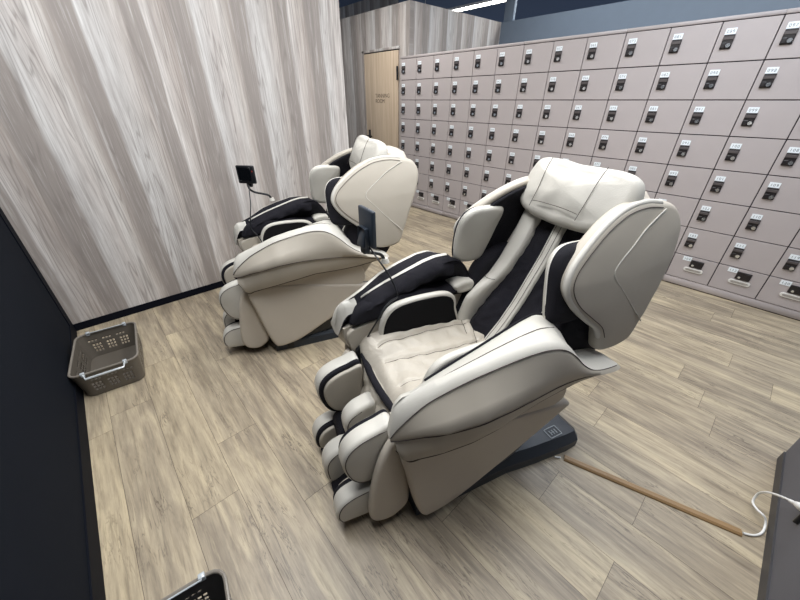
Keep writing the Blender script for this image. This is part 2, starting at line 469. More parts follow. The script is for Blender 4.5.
# ------------------------------------------------------------------ ceiling lamps
def lamp(i, x, y0, y1, z, w, colour):
    lab = {5: 'bright lit linear lamp beyond the top edge of the wood cladding'}.get(i, 'long white linear ceiling lamp hanging out of view above the top photo edge')
    o = empty('ceiling_lamp', (x, (y0 + y1) / 2, z)); L = (y1 - y0) / 2
    tag(o, lab, 'lamp', None if i == 5 else 'linear lamps above the frame')
    bm = bmesh.new(); box(bm, (-0.035, -L, 0.03), (0.035, L, 0.07), 0.006)
    from_bm('lamp_housing', bm, M['lamp_metal'], o)
    bm = bmesh.new(); tube_bm(bm, [(0, -L + 0.01, 0.012), (0, L - 0.01, 0.012)], 0.022, n=2, seg=12)
    from_bm('lamp_tube', bm, M['tube'], o)
    bm = bmesh.new()
    for s in (-0.8, 0.8): tube_bm(bm, [(0, s * L, 0.07), (0, s * L, 3.55 - z)], 0.006, n=2)
    from_bm('hanging_rod', bm, M['lamp_metal'], o)
    ld = bpy.data.lights.new('lamp_light', 'AREA'); ld.shape = 'RECTANGLE'; ld.size = 0.35; ld.size_y = 2 * L; ld.energy = w
    ld.color = colour
    lo = bpy.data.objects.new('lamp_light', ld); COL.objects.link(lo); lo.parent = o; lo.location = (0, 0, -0.03)
for i, t in enumerate(TUBES): lamp(i, *t)

# ------------------------------------------------------------------ lockers
ROWS = [2.005, 1.757, 1.515, 1.272, 1.030, 0.788, 0.545, 0.298, 0.077]
CW, CY0 = 0.319, 4.242
UNIT = 3 * CW
digit = {}
for ch in '0123456789':
    me = text_mesh(ch, 0.026, 'CENTER'); digit[ch] = me

def door_mesh(h, name):
    bm = bmesh.new(); box(bm, (0, -CW / 2 + 0.0034, -h + 0.0034), (0.018, CW / 2 - 0.0034, -0.0034), 0.0015, 1)
    bmesh.ops.recalc_face_normals(bm, faces=bm.faces[:])
    me = bpy.data.meshes.new(name); bm.to_mesh(me); bm.free(); me.materials.append(M['locker']); return me
def lock_mesh():
    bm = bmesh.new()
    box(bm, (-0.012, -0.032, -0.040), (0, 0.032, 0.046), 0.004, 2, 0)        # black body
    box(bm, (-0.017, -0.032, 0.014), (-0.010, 0.032, 0.034), 0.002, 1, 1)    # grey ridge
    box(bm, (-0.020, 0.000, -0.034), (-0.011, 0.030, -0.002), 0.004, 2, 0)
    r = bmesh.ops.create_cone(bm, cap_ends=True, segments=20, radius1=0.013, radius2=0.011, depth=0.014,
                              matrix=Matrix.Translation((-0.017, -0.014, -0.020)) @ Matrix.Rotation(math.pi / 2, 4, 'Y'))
    for f in {f for v in r['verts'] for f in v.link_faces}: f.material_index = 2
    bmesh.ops.recalc_face_normals(bm, faces=bm.faces[:])
    me = bpy.data.meshes.new('lock'); bm.to_mesh(me); bm.free()
    for k in ('lock_black', 'lock_grey', 'chrome'): me.materials.append(M[k])
    return me
def drawer_lock_mesh():
    bm = bmesh.new()
    box(bm, (-0.012, -0.047, -0.032), (0, 0.047, 0.032), 0.004, 2, 0)
    box(bm, (-0.018, -0.040, -0.026), (-0.011, -0.004, 0.026), 0.003, 2, 0)
    r = bmesh.ops.create_cone(bm, cap_ends=True, segments=18, radius1=0.009, radius2=0.008, depth=0.012,
                              matrix=Matrix.Translation((-0.016, 0.022, -0.012)) @ Matrix.Rotation(math.pi / 2, 4, 'Y'))
    for f in {f for v in r['verts'] for f in v.link_faces}: f.material_index = 2
    bmesh.ops.recalc_face_normals(bm, faces=bm.faces[:])
    me = bpy.data.meshes.new('drawer_lock'); bm.to_mesh(me); bm.free()
    for k in ('lock_black', 'lock_grey', 'chrome'): me.materials.append(M[k])
    return me
def handle_mesh():
    bm = bmesh.new(); pts = []
    for k in range(40):
        a = 2 * math.pi * k / 40; c, s = math.cos(a), math.sin(a)
        pts.append((0.052 * (1 if c > 0 else -1) * (abs(c) > 1e-6) + 0.019 * c, 0.019 * s))
    fn = lambda x, a, b: Vector((x, a, b))
    puff_bm(bm, pts, 0.001, -0.010, r=0.004, n=40, raw=True, fn=fn, mi=0)
    puff_bm(bm, [(p[0] * 0.80, p[1] * 0.5) for p in pts], -0.006, -0.0115, r=0.001, n=40, raw=True, fn=fn, mi=1)
    bmesh.ops.recalc_face_normals(bm, faces=bm.faces[:])
    me = bpy.data.meshes.new('pull_handle'); bm.to_mesh(me); bm.free()
    me.materials.append(M['handle_white']); me.materials.append(M['handle_well']); return me
def plate_mesh(num):
    bm = bmesh.new(); box(bm, (-0.003, -0.031, -0.019), (0, 0.031, 0.019), 0.001, 1, 0)
    for k, ch in enumerate('%03d' % num):
        before = set(bm.faces); bm.from_mesh(digit[ch]); new = [f for f in bm.faces if f not in before]
        vs = {v for f in new for v in f.verts}
        for v in vs: v.co = FACE @ (v.co + Vector(((k - 1) * 0.0165, -0.009, 0.0034)))
        for f in new: f.material_index = 1
    me = bpy.data.meshes.new('number_plate'); bm.to_mesh(me); bm.free()
    me.materials.append(M['white_plate']); me.materials.append(M['ink']); return me
doors = [door_mesh(ROWS[r] - ROWS[r + 1], 'locker_door') for r in range(8)]
LOCKM, DLOCKM, HANDM = lock_mesh(), drawer_lock_mesh(), handle_mesh()
unit_labels = ['grey locker bank beside the wooden door, numbered 001 to 024',
               'grey locker bank numbered 025 to 048, second from the wooden door',
               'grey locker bank numbered 049 to 072, rising behind the nearer chair headrest',
               'grey locker bank numbered 073 to 096, right behind the nearer chair backrest',
               'grey locker bank numbered 097 to 120, cut by the right photo edge']
def smooth_part(name, me, parent, loc):
    o = bpy.data.objects.new(name, me); COL.objects.link(o); o.parent = parent; o.location = loc; return o
for u in range(5):
    yc = CY0 - UNIT * (u + 0.5)
    root = empty('locker_bank', (LOCK_X, yc, 0))
    tag(root, unit_labels[u], 'lockers', 'locker banks along the wall')
    bm = bmesh.new(); h = UNIT / 2
    box(bm, (0.019, -h + 0.0008, 0.0), (0.43, h - 0.0008, 2.032), 0, mi=0)
    for f in bm.faces:
        if f.calc_center_median().x < 0.02: f.material_index = 1
    from_bm('cabinet_body', bm, [M['locker'], M['gap_shade']], root, smooth=False)
    box_obj('top_rail', (0, -h + 0.0008, 2.0075), (0.019, h - 0.0008, 2.032), M['locker'], root, 0.001, 1)
    box_obj('plinth', (0.004, -h + 0.0008, 0.010), (0.019, h - 0.0008, 0.0745), M['locker'], root, 0.001, 1)
    for c in range(3):
        dy = h - CW * (c + 0.5)
        for r in range(8):
            num = (u * 3 + c) * 8 + r + 1
            kind = 'locker_door' if r < 7 else 'locker_drawer'
            o = smooth_part(kind, doors[r], root, (0, dy, ROWS[r]))
            hh = ROWS[r] - ROWS[r + 1]
            if r < 7:
                smooth_part('number_plate', plate_mesh(num), o, (-0.0005, CW / 2 - 0.066, -0.064))
                smooth_part('lock', LOCKM, o, (0, CW / 2 - 0.069, -0.128))
            else:
                smooth_part('number_plate', plate_mesh(num), o, (-0.0005, CW / 2 - 0.103, -0.026))
                smooth_part('lock', DLOCKM, o, (0, CW / 2 - 0.182, -0.058))
                smooth_part('pull_handle', HANDM, o, (0, CW / 2 - 0.178, -0.118))

# ------------------------------------------------------------------ massage chair
def quilt_seams(parent, name, lines, r=0.0016, mat='seam'):
    bm = bmesh.new()
    for l in lines: tube_bm(bm, l, r, n=max(10, 6 * len(l)), seg=5)
    return from_bm(name, bm, M[mat], parent)

ARM = [  # y, u_seam, z_seam, u_low, z_low, u_inner, z_inner
    (0.150, .335, .640, .335, .626, .275, .600), (0.140, .336, .655, .338, .625, .266, .640), (0.128, .337, .668, .342, .624, .262, .672),
    (0.105, .339, .690, .352, .628, .260, .702), (0.05, .342, .732, .385, .652, .258, .714), (0.00, .350, .763, .415, .668, .256, .738), (-0.10, .375, .812, .446, .697, .255, .770),
    (-0.20, .390, .840, .450, .706, .255, .803), (-0.30, .405, .860, .442, .702, .255, .838), (-0.37, .415, .860, .432, .693, .252, .858),
    (-0.43, .420, .832, .424, .685, .250, .868), (-0.48, .422, .785, .420, .677, .250, .850), (-0.53, .424, .735, .416, .668, .255, .775),
    (-0.57, .424, .705, .414, .660, .262, .705), (-0.64, .420, .672, .412, .640, .270, .672), (-0.72, .415, .650, .410, .624, .285, .652),
    (-0.765, .408, .638, .405, .616, .310, .640), (-0.785, .398, .630, .398, .617, .340, .631)]
BAND = [(0.135, .342, .585), (0.11, .345, .512), (0.05, .368, .530), (0.0, .388, .546), (-0.1, .408, .567), (-0.2, .411, .582), (-0.3, .400, .591),
        (-0.4, .384, .582), (-0.5, .375, .578), (-0.6, .372, .582), (-0.70, .380, .600), (-0.78, .39, .618)]

RISE = [(0.15, .012), (0.14, .048), (0.128, .060), (0.105, .055), (0.05, .034), (0.0, .022), (-0.1, .020), (-0.45, .020), (-0.60, 0.0)]

def arm_pt(s, u, y, z):
    f = max(0.0, min(1.0, (y + 0.05) / 0.20))
    return Vector((s * u, y - 0.25 * (0.335 - u) * f * (1 if u < 0.335 else 0.3), z))

def massage_chair(loc, yaw, label, remote):
    root = empty('massage_chair', (loc[0], loc[1], 0), math.radians(yaw - 90))
    tag(root, label, 'massage chair', 'massage chairs')
    # ---- base
    bm = bmesh.new()
    sect = [(-0.895, 0.0, 0.235), (-0.90, 0.035, 0.25), (-0.86, 0.075, 0.285), (-0.70, 0.085, 0.31), (-0.30, 0.09, 0.31), (-0.02, 0.09, 0.30), (-0.02, 0.0, 0.30)]
    rings = []
    for y, hgt, w in ((-0.915, 0.03, 0.29), (-0.905, 0.052, 0.312), (-0.87, 0.078, 0.338), (-0.80, 0.092, 0.342), (-0.60, 0.096, 0.325), (-0.45, 0.096, 0.305), (-0.1, 0.096, 0.30), (0.02, 0.09, 0.29)):
        rings.append([Vector((-w, y, 0.0)), Vector((-w, y, hgt * 0.55)), Vector((-w + 0.03, y, hgt)), Vector((w - 0.03, y, hgt)), Vector((w, y, hgt * 0.55)), Vector((w, y, 0.0))])
    bm.free()
    loft('base_plate', rings, M['base_plastic'], root, angle=25)
    for s in (-1, 1): box_obj('foot', (s * .27 - .03, -.13, 0), (s * .27 + .03, -.055, .075), M['black_plastic'], root, .006)
    bm = bmesh.new()      # printed mark on the plate: a badge outline with strokes
    def stroke(a, b, w=0.0022):
        a = Vector(a); b = Vector(b); t = (b - a).normalized(); nn = Vector((-t.y, t.x, 0)) * w
        z = Vector((0, 0, 0.0972))
        for zz in (0,):
            f = bm.faces.new([bm.verts.new(Vector((p.x, p.y, 0)) + z) for p in (a - nn, b - nn, b + nn, a + nn)])
    q = [(-0.300, -0.715, 0), (-0.300, -0.785, 0), (-0.250, -0.785, 0), (-0.250, -0.715, 0)]
    for a, b in zip(q, q[1:] + q[:1]): stroke(a, b)
    for yy in (-0.728, -0.744, -0.760): stroke((-0.288, yy - .006, 0), (-0.264, yy - .006, 0), 0.003)
    stroke((-0.276, -0.734, 0), (-0.276, -0.758, 0), 0.002)
    from_bm('badge', bm, M['grey_mark'], root, smooth=False)
    # inner frame of the chair, black
    bm = bmesh.new()
    puff_bm(bm, [(-0.02, .09), (0.03, .30), (0.03, .42), (-0.45, .42), (-0.60, .40), (-0.55, .20), (-0.40, .09)], -.30, .30, r=.02)
    from_bm('chassis', bm, M['black_plastic'], root)
    for s in (-1, 1):
        fl = lambda x, a, b, s=s: Vector((s * x, a, b))
        # ---- side panel
        puff('side_panel', [(.092, .515), (.080, .36), (.045, .17), (.018, .085), (-.005, .066), (-.06, .066), (-.16, .09), (-.33, .175), (-.48, .255), (-.60, .325), (-.680, .372), (-.692, .392),
                            (-.66, .408), (-.53, .440), (-.40, .465), (-.22, .505), (-.07, .525)],     .285, .340, M['panel'], root, r=.020, n=120, fn=fl)
        puff('side_upper_panel', [(.06, .50), (-.08, .60), (-.30, .64), (-.55, .62), (-.62, .55), (-.64, .45), (-.55, .42), (-.30, .45)], .28, .333, M['panel'], root, r=.01, n=80, fn=fl)
        # ---- front wedge shell
        puff('front_shell', [(.10, .52), (.138, .48), (.170, .40), (.195, .29), (.213, .16), (.208, .10), (.185, .066), (.14, .05), (.095, .06), (.045, .12), (.055, .30), (.07, .44)],
             .235, .275, M['panel'], root, r=.016, n=90, fn=fl)
        # ---- arm: cover
        rings = []; ys = []
        y = 0.150
        while y > -0.7849:
            ys.append(y); y -= 0.006 if y > 0.10 else (0.0125 if y > 0.03 else 0.02)
        ys.append(-0.785)
        for y in ys:
            us, zs, ul, zl, ui, zi = interp(ARM, y)
            k = max(0.0, min(1.0, (0.15 - y) / 0.12)); k2 = max(0.0, min(1.0, (y + 0.60) / 0.15)); rise = interp(RISE, y)[0]
            thick = 0.05 * k + 0.006
            sec = [(ul, zl), (ul + .006 * k, zl + (zs - zl) * .18), (ul + (us - ul) * .45 + .016 * k, zl + (zs - zl) * .5), (us + .006 * k, zl + (zs - zl) * .88), (us, zs),
                   (us - .018, zs + rise * .80), (us - .042, zs + rise), (us * .50 + ui * .50, zs * .50 + zi * .50 + rise * 1.0), (us * .28 + ui * .72, zs * .28 + zi * .72 + rise * .85),
                   (ui + .018, zi + rise * .45), (ui, zi), (ui - .002, zi - thick * .4), (ui + .012, zi - thick), ((us + ui) / 2, min(zl + .002, zi - thick))]
            rings.append([arm_pt(s, u, y, z) for u, z in sec])
        def arm_mat(i, k, s=s):
            if k < 4: return 2
            if k >= 10 and ys[i] > -0.55: return 1
            if s > 0 and -0.50 < ys[i] < 0.075 and (k == 6 or (k in (7, 8, 9) and ys[i] < 0.05)): return 1
            return 0
        cov = loft('arm_cover', rings, [M['cream'], M['black_fabric'], M['shell']], root, mat_fn=arm_mat, angle=75)
        # piping along the cover seam and its lower edge
        top = [arm_pt(s, interp(ARM, y)[0] + .001, y, interp(ARM, y)[1]) for y in ys[::3]]
        low = [arm_pt(s, interp(ARM, y)[2] + .001, y, interp(ARM, y)[3] - .001) for y in ys[::3]]
        quilt_seams(cov, 'piping', [top, low], .0018)
        mid = []
        for y in ys[2::3]:
            us, zs, ul, zl, ui, zi = interp(ARM, y)
            if -0.46 < y < 0.05: mid.append(arm_pt(s, us * .50 + ui * .50, y, zs * .50 + zi * .50 + interp(RISE, y)[0] + .0012))
        if s < 0: quilt_seams(cov, 'stitching', [mid], .0014)
        inner = []
        for y in ys:
            us, zs, ul, zl, ui, zi = interp(ARM, y)
            if -0.56 < y < (0.075 if s > 0 else 0.01): inner.append(arm_pt(s, ui + .001, y, zi + .002))
        quilt_seams(cov, 'inner_piping', [inner[::2]], .0052, 'black_fabric')
        # ---- arm: lower band
        rings = []
        yb = [0.135 - 0.02 * k for k in range(45)]
        for y in yb:
            us, zs, ul, zl, ui, zi = interp(ARM, y); ub, zb = interp(BAND, y)
            rings.append([arm_pt(s, *p) for p in ((ul - .006, y, zl + .004), (ul * .6 + ub * .4 + .004, y, zl * .55 + zb * .45), (ub + .010, y, zb + .012), (ub + .002, y, zb), (.25, y, zb + .012), (.25, y, zl + .02))])
        bd = loft('arm_band', rings, M['shell'], root, angle=50)
        quilt_seams(bd, 'edge_shadow_line', [[r_[3] + Vector((0, 0, -.001)) for r_ in rings[::2]]], .0024)  # dark tube painting the shadow gap under the band edge
        # ---- inside of the arm: sleeve flap, forearm cushion, inner rail
        rings = []
        for k in range(36):
            y = 0.025 - k * 0.0130
            us, zs, ul, zl, ui, zi = interp(ARM, max(y, -.36))
            e = math.sin(math.pi * min(1, (k + .6) / 6) / 2); w2 = .016 * e; hang = (.050 + .028 * min(1, k / 26)) * e
            wv = .004 * math.sin(k * .8) + .003 * math.sin(k * .37 + 1)
            ut, zt = (us * .30 + ui * .70, zs * .30 + zi * .70 + .024 * e) if s > 0 else (ui + .082, zi - .03)
            rings.append([arm_pt(s, *p) for p in ((ut, y, zt), (ut - .030, y, zt - .002), (ut - .055 + wv, y, zt - .024 * e), (ut - .068 + wv, y, zt - hang * .62), (ut - .060 - wv, y, zt - hang),
                                                  (ut - .045, y, zt - hang + .004), (ut - .03, y, zt - hang * .5), (ut, y, zt - .02))])
        if s > 0:
            fl_ = loft('sleeve_flap', rings, M['black_fabric'], root, angle=80)
            # cream strip along the top of the flap
            rings = []
            for k in range(35):
                y = 0.020 - k * 0.0130
                us, zs, ul, zl, ui, zi = interp(ARM, max(y, -.36)); ut = us * .32 + ui * .68; zt = zs * .32 + zi * .68 + .023
                ww = .003 + .010 * math.sin(math.pi * min(1, (k + 1) / 30) / 2)
                rings.append([arm_pt(s, *p) for p in ((ut + ww, y, zt + .001), (ut, y, zt + .008), (ut - ww, y, zt + .002), (ut, y, zt - .004))])
            loft('cream_strip', rings, M['cream'], fl_, angle=80)
        else:
            loft('sleeve_flap', rings, M['black_fabric'], root, angle=80)
        bm = bmesh.new()
        def pf(x, a, b, s=s): return Vector((s * x, a - (0 if s > 0 else .05), b + .004 * math.sin(a * 40) - (0 if s > 0 else .055)))
        puff_bm(bm, [(.085, .668), (.06, .715), (0, .752), (-.10, .765), (-.25, .755), (-.42, .735), (-.50, .745), (-.545, .74), (-.55, .70), (-.45, .685), (-.25, .672), (-.05, .665), (.05, .65)],
                .222, .34, r=.022, bulge=.008, n=90, fn=pf)
        pad = from_bm('forearm_cushion', bm, M['black_fabric'], root)
        puff('cushion_end', [(-.43, .742), (-.48, .760), (-.535, .757), (-.560, .725), (-.53, .70), (-.46, .70)], .215, .335, M['cream'], root, r=.016, n=40, fn=fl)
        puff('inner_rail', [(.100, .628), (.10, .57), (.075, .515), (.0, .56), (-.15, .62), (-.40, .64), (-.40, .68), (-.15, .67), (.02, .655)], .228, .30, M['shell'], root, r=.008, n=70, fn=fl)
        puff('control_pod', [(.06, .55), (.075, .50), (.055, .44), (-.10, .44), (-.25, .56), (-.25, .62), (-.10, .61)], .215, .27, M['black_plastic'], root, r=.008, n=50, fn=fl)
        # ---- pad between seat and arm
        ol = [(-.035, .50), (-.030, .62), (-.050, .695), (-.090, .738), (-.16, .755), (-.28, .756), (-.365, .746), (-.412, .715), (-.425, .66), (-.425, .50)]
        pd = puff('seat_side_pad', ol, .180, .215, M['cream'], root, r=.013, n=80, fn=fl)
        c = Vector((-.23, .62))
        ol2 = [(c.x + (a - c.x) * .925, c.y + (b - c.y) * .90) for a, b in ol]
        puff('mesh_cover', ol2, .1775, .20, M['black_mesh'], pd, r=.004, n=80, fn=fl)
        # ---- head-side wing
        def wu(z): return interp([(0.6, .352), (.7, .356), (.8, .354), (.9, .345), (1.0, .328), (1.1, .300), (1.2, .262), (1.3, .23)], z)[0]
        def wf(x, a, b, s=s): return Vector((s * (wu(b) + x), a, b))
        wing_ol = [(-.93, 1.205), (-.85, 1.215), (-.76, 1.207), (-.68, 1.184), (-.61, 1.150), (-.535, 1.10), (-.485, 1.05), (-.466, 1.0), (-.484, .95), (-.528, .90), (-.60, .842), (-.665, .790),
                   (-.69, .725), (-.715, .680), (-.80, .665), (-.885, .685), (-.922, .77), (-.955, .86), (-.985, .93), (-1.015, 1.0), (-1.04, 1.07), (-1.045, 1.13), (-1.02, 1.175), (-.98, 1.195)]
        bm = bmesh.new(); puff_bm(bm, wing_ol, -.055, 0.0, r=.022, bulge=.006, n=130, fn=wf, rsteps=6)
        wing = from_bm('head_wing', bm, M['shell'], root, angle=60)
        # pale rim on the front edge
        bm = bmesh.new(); 
        rp = [wf(-.016, a, b) for a, b in [(-.93, 1.196), (-.85, 1.205), (-.76, 1.197), (-.685, 1.173), (-.616, 1.139), (-.543, 1.091), (-.493, 1.044), (-.474, 1.0), (-.492, .954), (-.534, .905), (-.60, .850), (-.665, .800), (-.70, .745)]]
        tube_bm(bm, rp, [.0125] * 70, n=70, seg=14)
        from_bm('wing_rim', bm, M['cream'], wing)
        quilt_seams(wing, 'piping', [[wf(.001, a, b) for a, b in [(-.925, 1.185), (-.85, 1.194), (-.76, 1.186), (-.69, 1.163), (-.622, 1.130), (-.552, 1.083), (-.505, 1.04), (-.487, 1.0), (-.503, .958), (-.543, .912), (-.61, .858), (-.675, .805), (-.712, .75)]]], .0015)
        vs = [wf(.0045, a, b) for a, b in [(-.935, 1.182), (-.885, 1.16), (-.82, 1.128), (-.757, 1.085), (-.700, 1.045), (-.674, 1.018), (-.680, .992), (-.722, .95), (-.77, .90), (-.82, .85), (-.88, .795), (-.905, .77)]]
        quilt_seams(wing, 'stitching', [vs], .0022, 'cream' if s < 0 else 'seam')
        # black lining on the inside of the wing
        puff('wing_lining', [(-.93, 1.185), (-.84, 1.193), (-.75, 1.183), (-.67, 1.155), (-.59, 1.11), (-.53, 1.06), (-.50, 1.01), (-.54, .92), (-.62, .83), (-.78, .72), (-.90, .80), (-.98, .98), (-1.0, 1.12)],
             -.072, -.04, M['black_fabric'], wing, r=.012, n=80, fn=wf)
        # ear cushion: cream inner face, black sides
        def ef(x, a, b, s=s): return Vector((s * (x + .16 * max(0, -a - .52)), a, b))
        bm = bmesh.new()
        ear = [(-.446, .865), (-.434, .96), (-.440, 1.05), (-.480, 1.098), (-.55, 1.108), (-.655, 1.092), (-.648, .99), (-.605, .855), (-.56, .832), (-.49, .838)]
        ef = lambda x, a, b, s=s: Vector((s * (x + .9 * (wu(b) - .337)), a - .008, b))
        puff_bm(bm, ear, .246, .304, r=.026, bulge=.010, n=80, fn=ef, capmi=(1, 0), wrap=True)
        ec = from_bm('ear_cushion', bm, [M['black_fabric'], M['cream']], root)
        quilt_seams(ec, 'piping', [[ef(.273, -.545 + (a + .545) * 1.003, .965 + (b - .965) * 1.003) for a, b in ear]], .0022, 'white_piping')
        # ---- leg rest: calf and foot walls
        cf = [(.085, .535), (.15, .532), (.215, .515), (.258, .485), (.279, .44), (.279, .385), (.262, .325), (.235, .285), (.19, .268), (.12, .29), (.09, .40)]
        bm = bmesh.new(); puff_bm(bm, cf, .150, .225, r=.020, bulge=.006, n=80, fn=fl, capmi=(1, 0))
        cw = from_bm('calf_wall', bm, [M['cream'], M['shell']], root)
        quilt_seams(cw, 'piping', [[fl(.2235, a * .94 + .008, .41 + (b - .41) * .90) for a, b in cf[0:10]]], .0018)
        puff('calf_lining', [(a * .97 + .002, .41 + (b - .41) * .97) for a, b in cf], .140, .165, M['black_fabric'], cw, r=.008, n=60, fn=fl)
        puff('calf_pad', [(a * .90 + .004, .40 + (b - .40) * .86) for a, b in cf], .126, .155, M['shell'], cw, r=.010, n=60, fn=fl)
        ft = [(.12, .205), (.20, .222), (.262, .216), (.302, .196), (.324, .16), (.330, .115), (.318, .078), (.26, .062), (.16, .055), (.12, .08)]
        bm = bmesh.new(); puff_bm(bm, ft, .150, .225, r=.018, bulge=.004, n=70, fn=fl, capmi=(1, 0))
        fw = from_bm('foot_wall', bm, [M['cream'], M['shell']], root)
        quilt_seams(fw, 'piping', [[fl(.2235, a * .95 + .008, .13 + (b - .13) * .87) for a, b in ft[1:7]]], .0022)
        puff('foot_lining', [(a * .985, .13 + (b - .13) * .98) for a, b in ft], .138, .165, M['black_fabric'], fw, r=.008, n=60, fn=fl)
        puff('foot_pad', [(a * .95, .12 + (b - .12) * .86) for a, b in ft], .125, .150, M['shell'], fw, r=.010, n=60, fn=fl)
    # ---- leg rest centre
    dv = [(.08, .455), (.15, .455), (.198, .425), (.218, .38), (.214, .31), (.195, .265), (.12, .26), (.08, .33)]
    o = puff('calf_divider', dv, -.040, .040, M['cream'], root, r=.022, n=60)
    quilt_seams(o, 'piping', [[Vector((-.0385, a * .93 + .006, .36 + (b - .36) * .82)) for a, b in dv[1:6]]], .0022)
    dv = [(.12, .235), (.20, .26), (.262, .255), (.305, .225), (.325, .17), (.322, .085), (.29, .062), (.12, .06)]
    o = puff('foot_divider', dv, -.042, .042, M['cream'], root, r=.022, n=60)
    quilt_seams(o, 'piping', [[Vector((-.0405, a * .94 + .008, .16 + (b - .16) * .84)) for a, b in dv[1:6]]], .0022)
    for s in (-1, 1):
        puff('foot_well', [(.10, .30), (.20, .285), (.235, .24), (.235, .12), (.30, .07), (.30, .05), (.09, .05)], s * .03, s * .155, M['black_fabric'], root, r=.012, n=50)
    # quilted calf cushion, dropping from the seat edge
    rings = []
    for i in range(25):
        t = i / 24; y = .052 + .055 * t - .03 * math.sin(math.pi * t) * 0; z = .520 - .27 * t
        row = []
        for j in range(29):
            x = -.155 + .31 * j / 28
            q = abs(math.sin((x * 26 + t * 7.5))) ** .5 * abs(math.sin((x * 26 - t * 7.5))) ** .5
            row.append(Vector((x, y + .010 + .014 * q - .5 * x * x, z)))
        rings.append(row)
    bm = bmesh.new()
    V = [[bm.verts.new(p) for p in r] for r in rings]
    Bk = [[bm.verts.new(p - Vector((0, .045, 0))) for p in (r[0], r[-1])] for r in rings]
    for i in range(24):
        for j in range(28): bm.faces.new((V[i][j], V[i][j + 1], V[i + 1][j + 1], V[i + 1][j]))
        bm.faces.new((V[i][0], V[i + 1][0], Bk[i + 1][0], Bk[i][0])); bm.faces.new((V[i][-1], V[i + 1][-1], Bk[i + 1][1], Bk[i][1]))
        bm.faces.new((Bk[i][0], Bk[i + 1][0], Bk[i + 1][1], Bk[i][1]))
    bm.faces.new(V[0] + [Bk[0][1], Bk[0][0]]); bm.faces.new(V[-1] + [Bk[-1][1], Bk[-1][0]])
    cc = from_bm('calf_cushion', bm, M['seat_leather'], root, angle=80)
    lines = []
    for k in range(-3, 5):
        for sg in (1, -1):
            l = []
            for i in range(13):
                t = i / 12; x = (k * math.pi / 2 * 1.0 - sg * t * 7.5) / 26 + .02
                if abs(x) < .15: l.append(Vector((x, .052 + .055 * t + .0125 - .5 * x * x, .520 - .27 * t)))
            if len(l) > 3 and k % 2 == 0: lines.append(l)
    quilt_seams(cc, 'stitching', lines, .0012)
    # black strip along the seat edge
    tube('edge_strip', [(-.19, .052, .524), (-.09, .064, .522), (0, .068, .522), (.09, .064, .522), (.19, .052, .524)], .015, M['black_fabric'], root, n=30, seg=10)
    # ---- seat cushion
    nx, ny = 95, 121
    rings_top = []
    def seat_z(x, y):
        t = (.05 - y) / .60
        z = .548 + .022 * min(1, t / .2) - .030 * max(0, t - .45)
        z += .050 * max(0, abs(x) - .085) / .115 * (1.1 - .85 * t)
        z += .012 * math.exp(-((t - .14) / .10) ** 2) * math.exp(-((abs(x) - .13) / .07) ** 2)
        # seams pressed in the leather and soft wrinkles
        for sx, sl in ((-.08, -.03), (.075, -.05), (.135, .025)): z -= .010 * math.exp(-((x - sx - sl * math.sin(t * 2.4)) / .008) ** 2) * (1 if t > .08 else 0)
        z -= .007 * math.exp(-((t - .80 - .8 * abs(x)) / .02) ** 2)
        z += .0030 * math.sin(34 * x + 30 * y + 3 * math.sin(14 * y)) * math.exp(-((abs(x) - .15) / .07) ** 2) + .0024 * math.sin(55 * x - 38 * y + 2 * math.sin(23 * y)) + .002 * math.sin(80 * y + 20 * x)
        e = max(0, 1 - (.235 - abs(x)) / .04); z -= .035 * e * e
        f = max(0, 1 - (.055 - y) / .05); z -= .040 * f * f
        return z
    bm = bmesh.new()
    V = []
    for i in range(ny):
        y = .058 - .64 * i / (ny - 1)
        V.append([bm.verts.new((-.235 + .47 * j / (nx - 1), y + .0, seat_z(-.235 + .47 * j / (nx - 1), y))) for j in range(nx)])
    for i in range(ny - 1):
        for j in range(nx - 1): bm.faces.new((V[i][j], V[i][j + 1], V[i + 1][j + 1], V[i + 1][j]))
    bnd = V[0] + [V[i][-1] for i in range(1, ny)] + V[-1][-2::-1] + [V[i][0] for i in range(ny - 2, 0, -1)]
    low = [bm.verts.new((v.co.x * .97, v.co.y * .98, .42)) for v in bnd]
    for i in range(len(bnd)):
        bm.faces.new((bnd[i], bnd[(i + 1) % len(bnd)], low[(i + 1) % len(bnd)], low[i]))
    bm.faces.new(low)
    seat = from_bm('seat_cushion', bm, M['seat_leather'], root, angle=80)
    lines = []
    for sx, sl in ((-.08, -.03), (.075, -.05), (.135, .025)):
        lines.append([Vector((sx + sl * math.sin((.05 - y) / .60 * 2.4), y, 0)) for y in [0 - .025 * k for k in range(20)]])
    lines.append([Vector((x, .05 - .60 * (.80 + .8 * abs(x)), 0)) for x in [-.2 + .02 * k for k in range(21)]])
    for sg in (-1, 1):
        lines.append([Vector((sg * (.085 + .12 * k / 10), -.43 - .10 * k / 10 * 0 - .004 * k, 0)) for k in range(11)])
    for l in lines:
        for v in l: v.z = seat_z(v.x, v.y) + .0012
    quilt_seams(seat, 'stitching', lines, .0014)
    # ---- backrest
    BC = [(.44, -.42), (.546, -.50), (.636, -.576), (.728, -.636), (.837, -.692), (.932, -.740), (1.043, -.785), (1.15, -.83), (1.25, -.87)]
    BB = [(.44, .06), (.54, .07), (.60, .105), (.65, .135), (.69, .145), (.74, .12), (.79, .075), (.854, .052), (.93, .045), (1.02, .04), (1.25, .035)]
    def back_y(z): return interp(BC, z)[0]
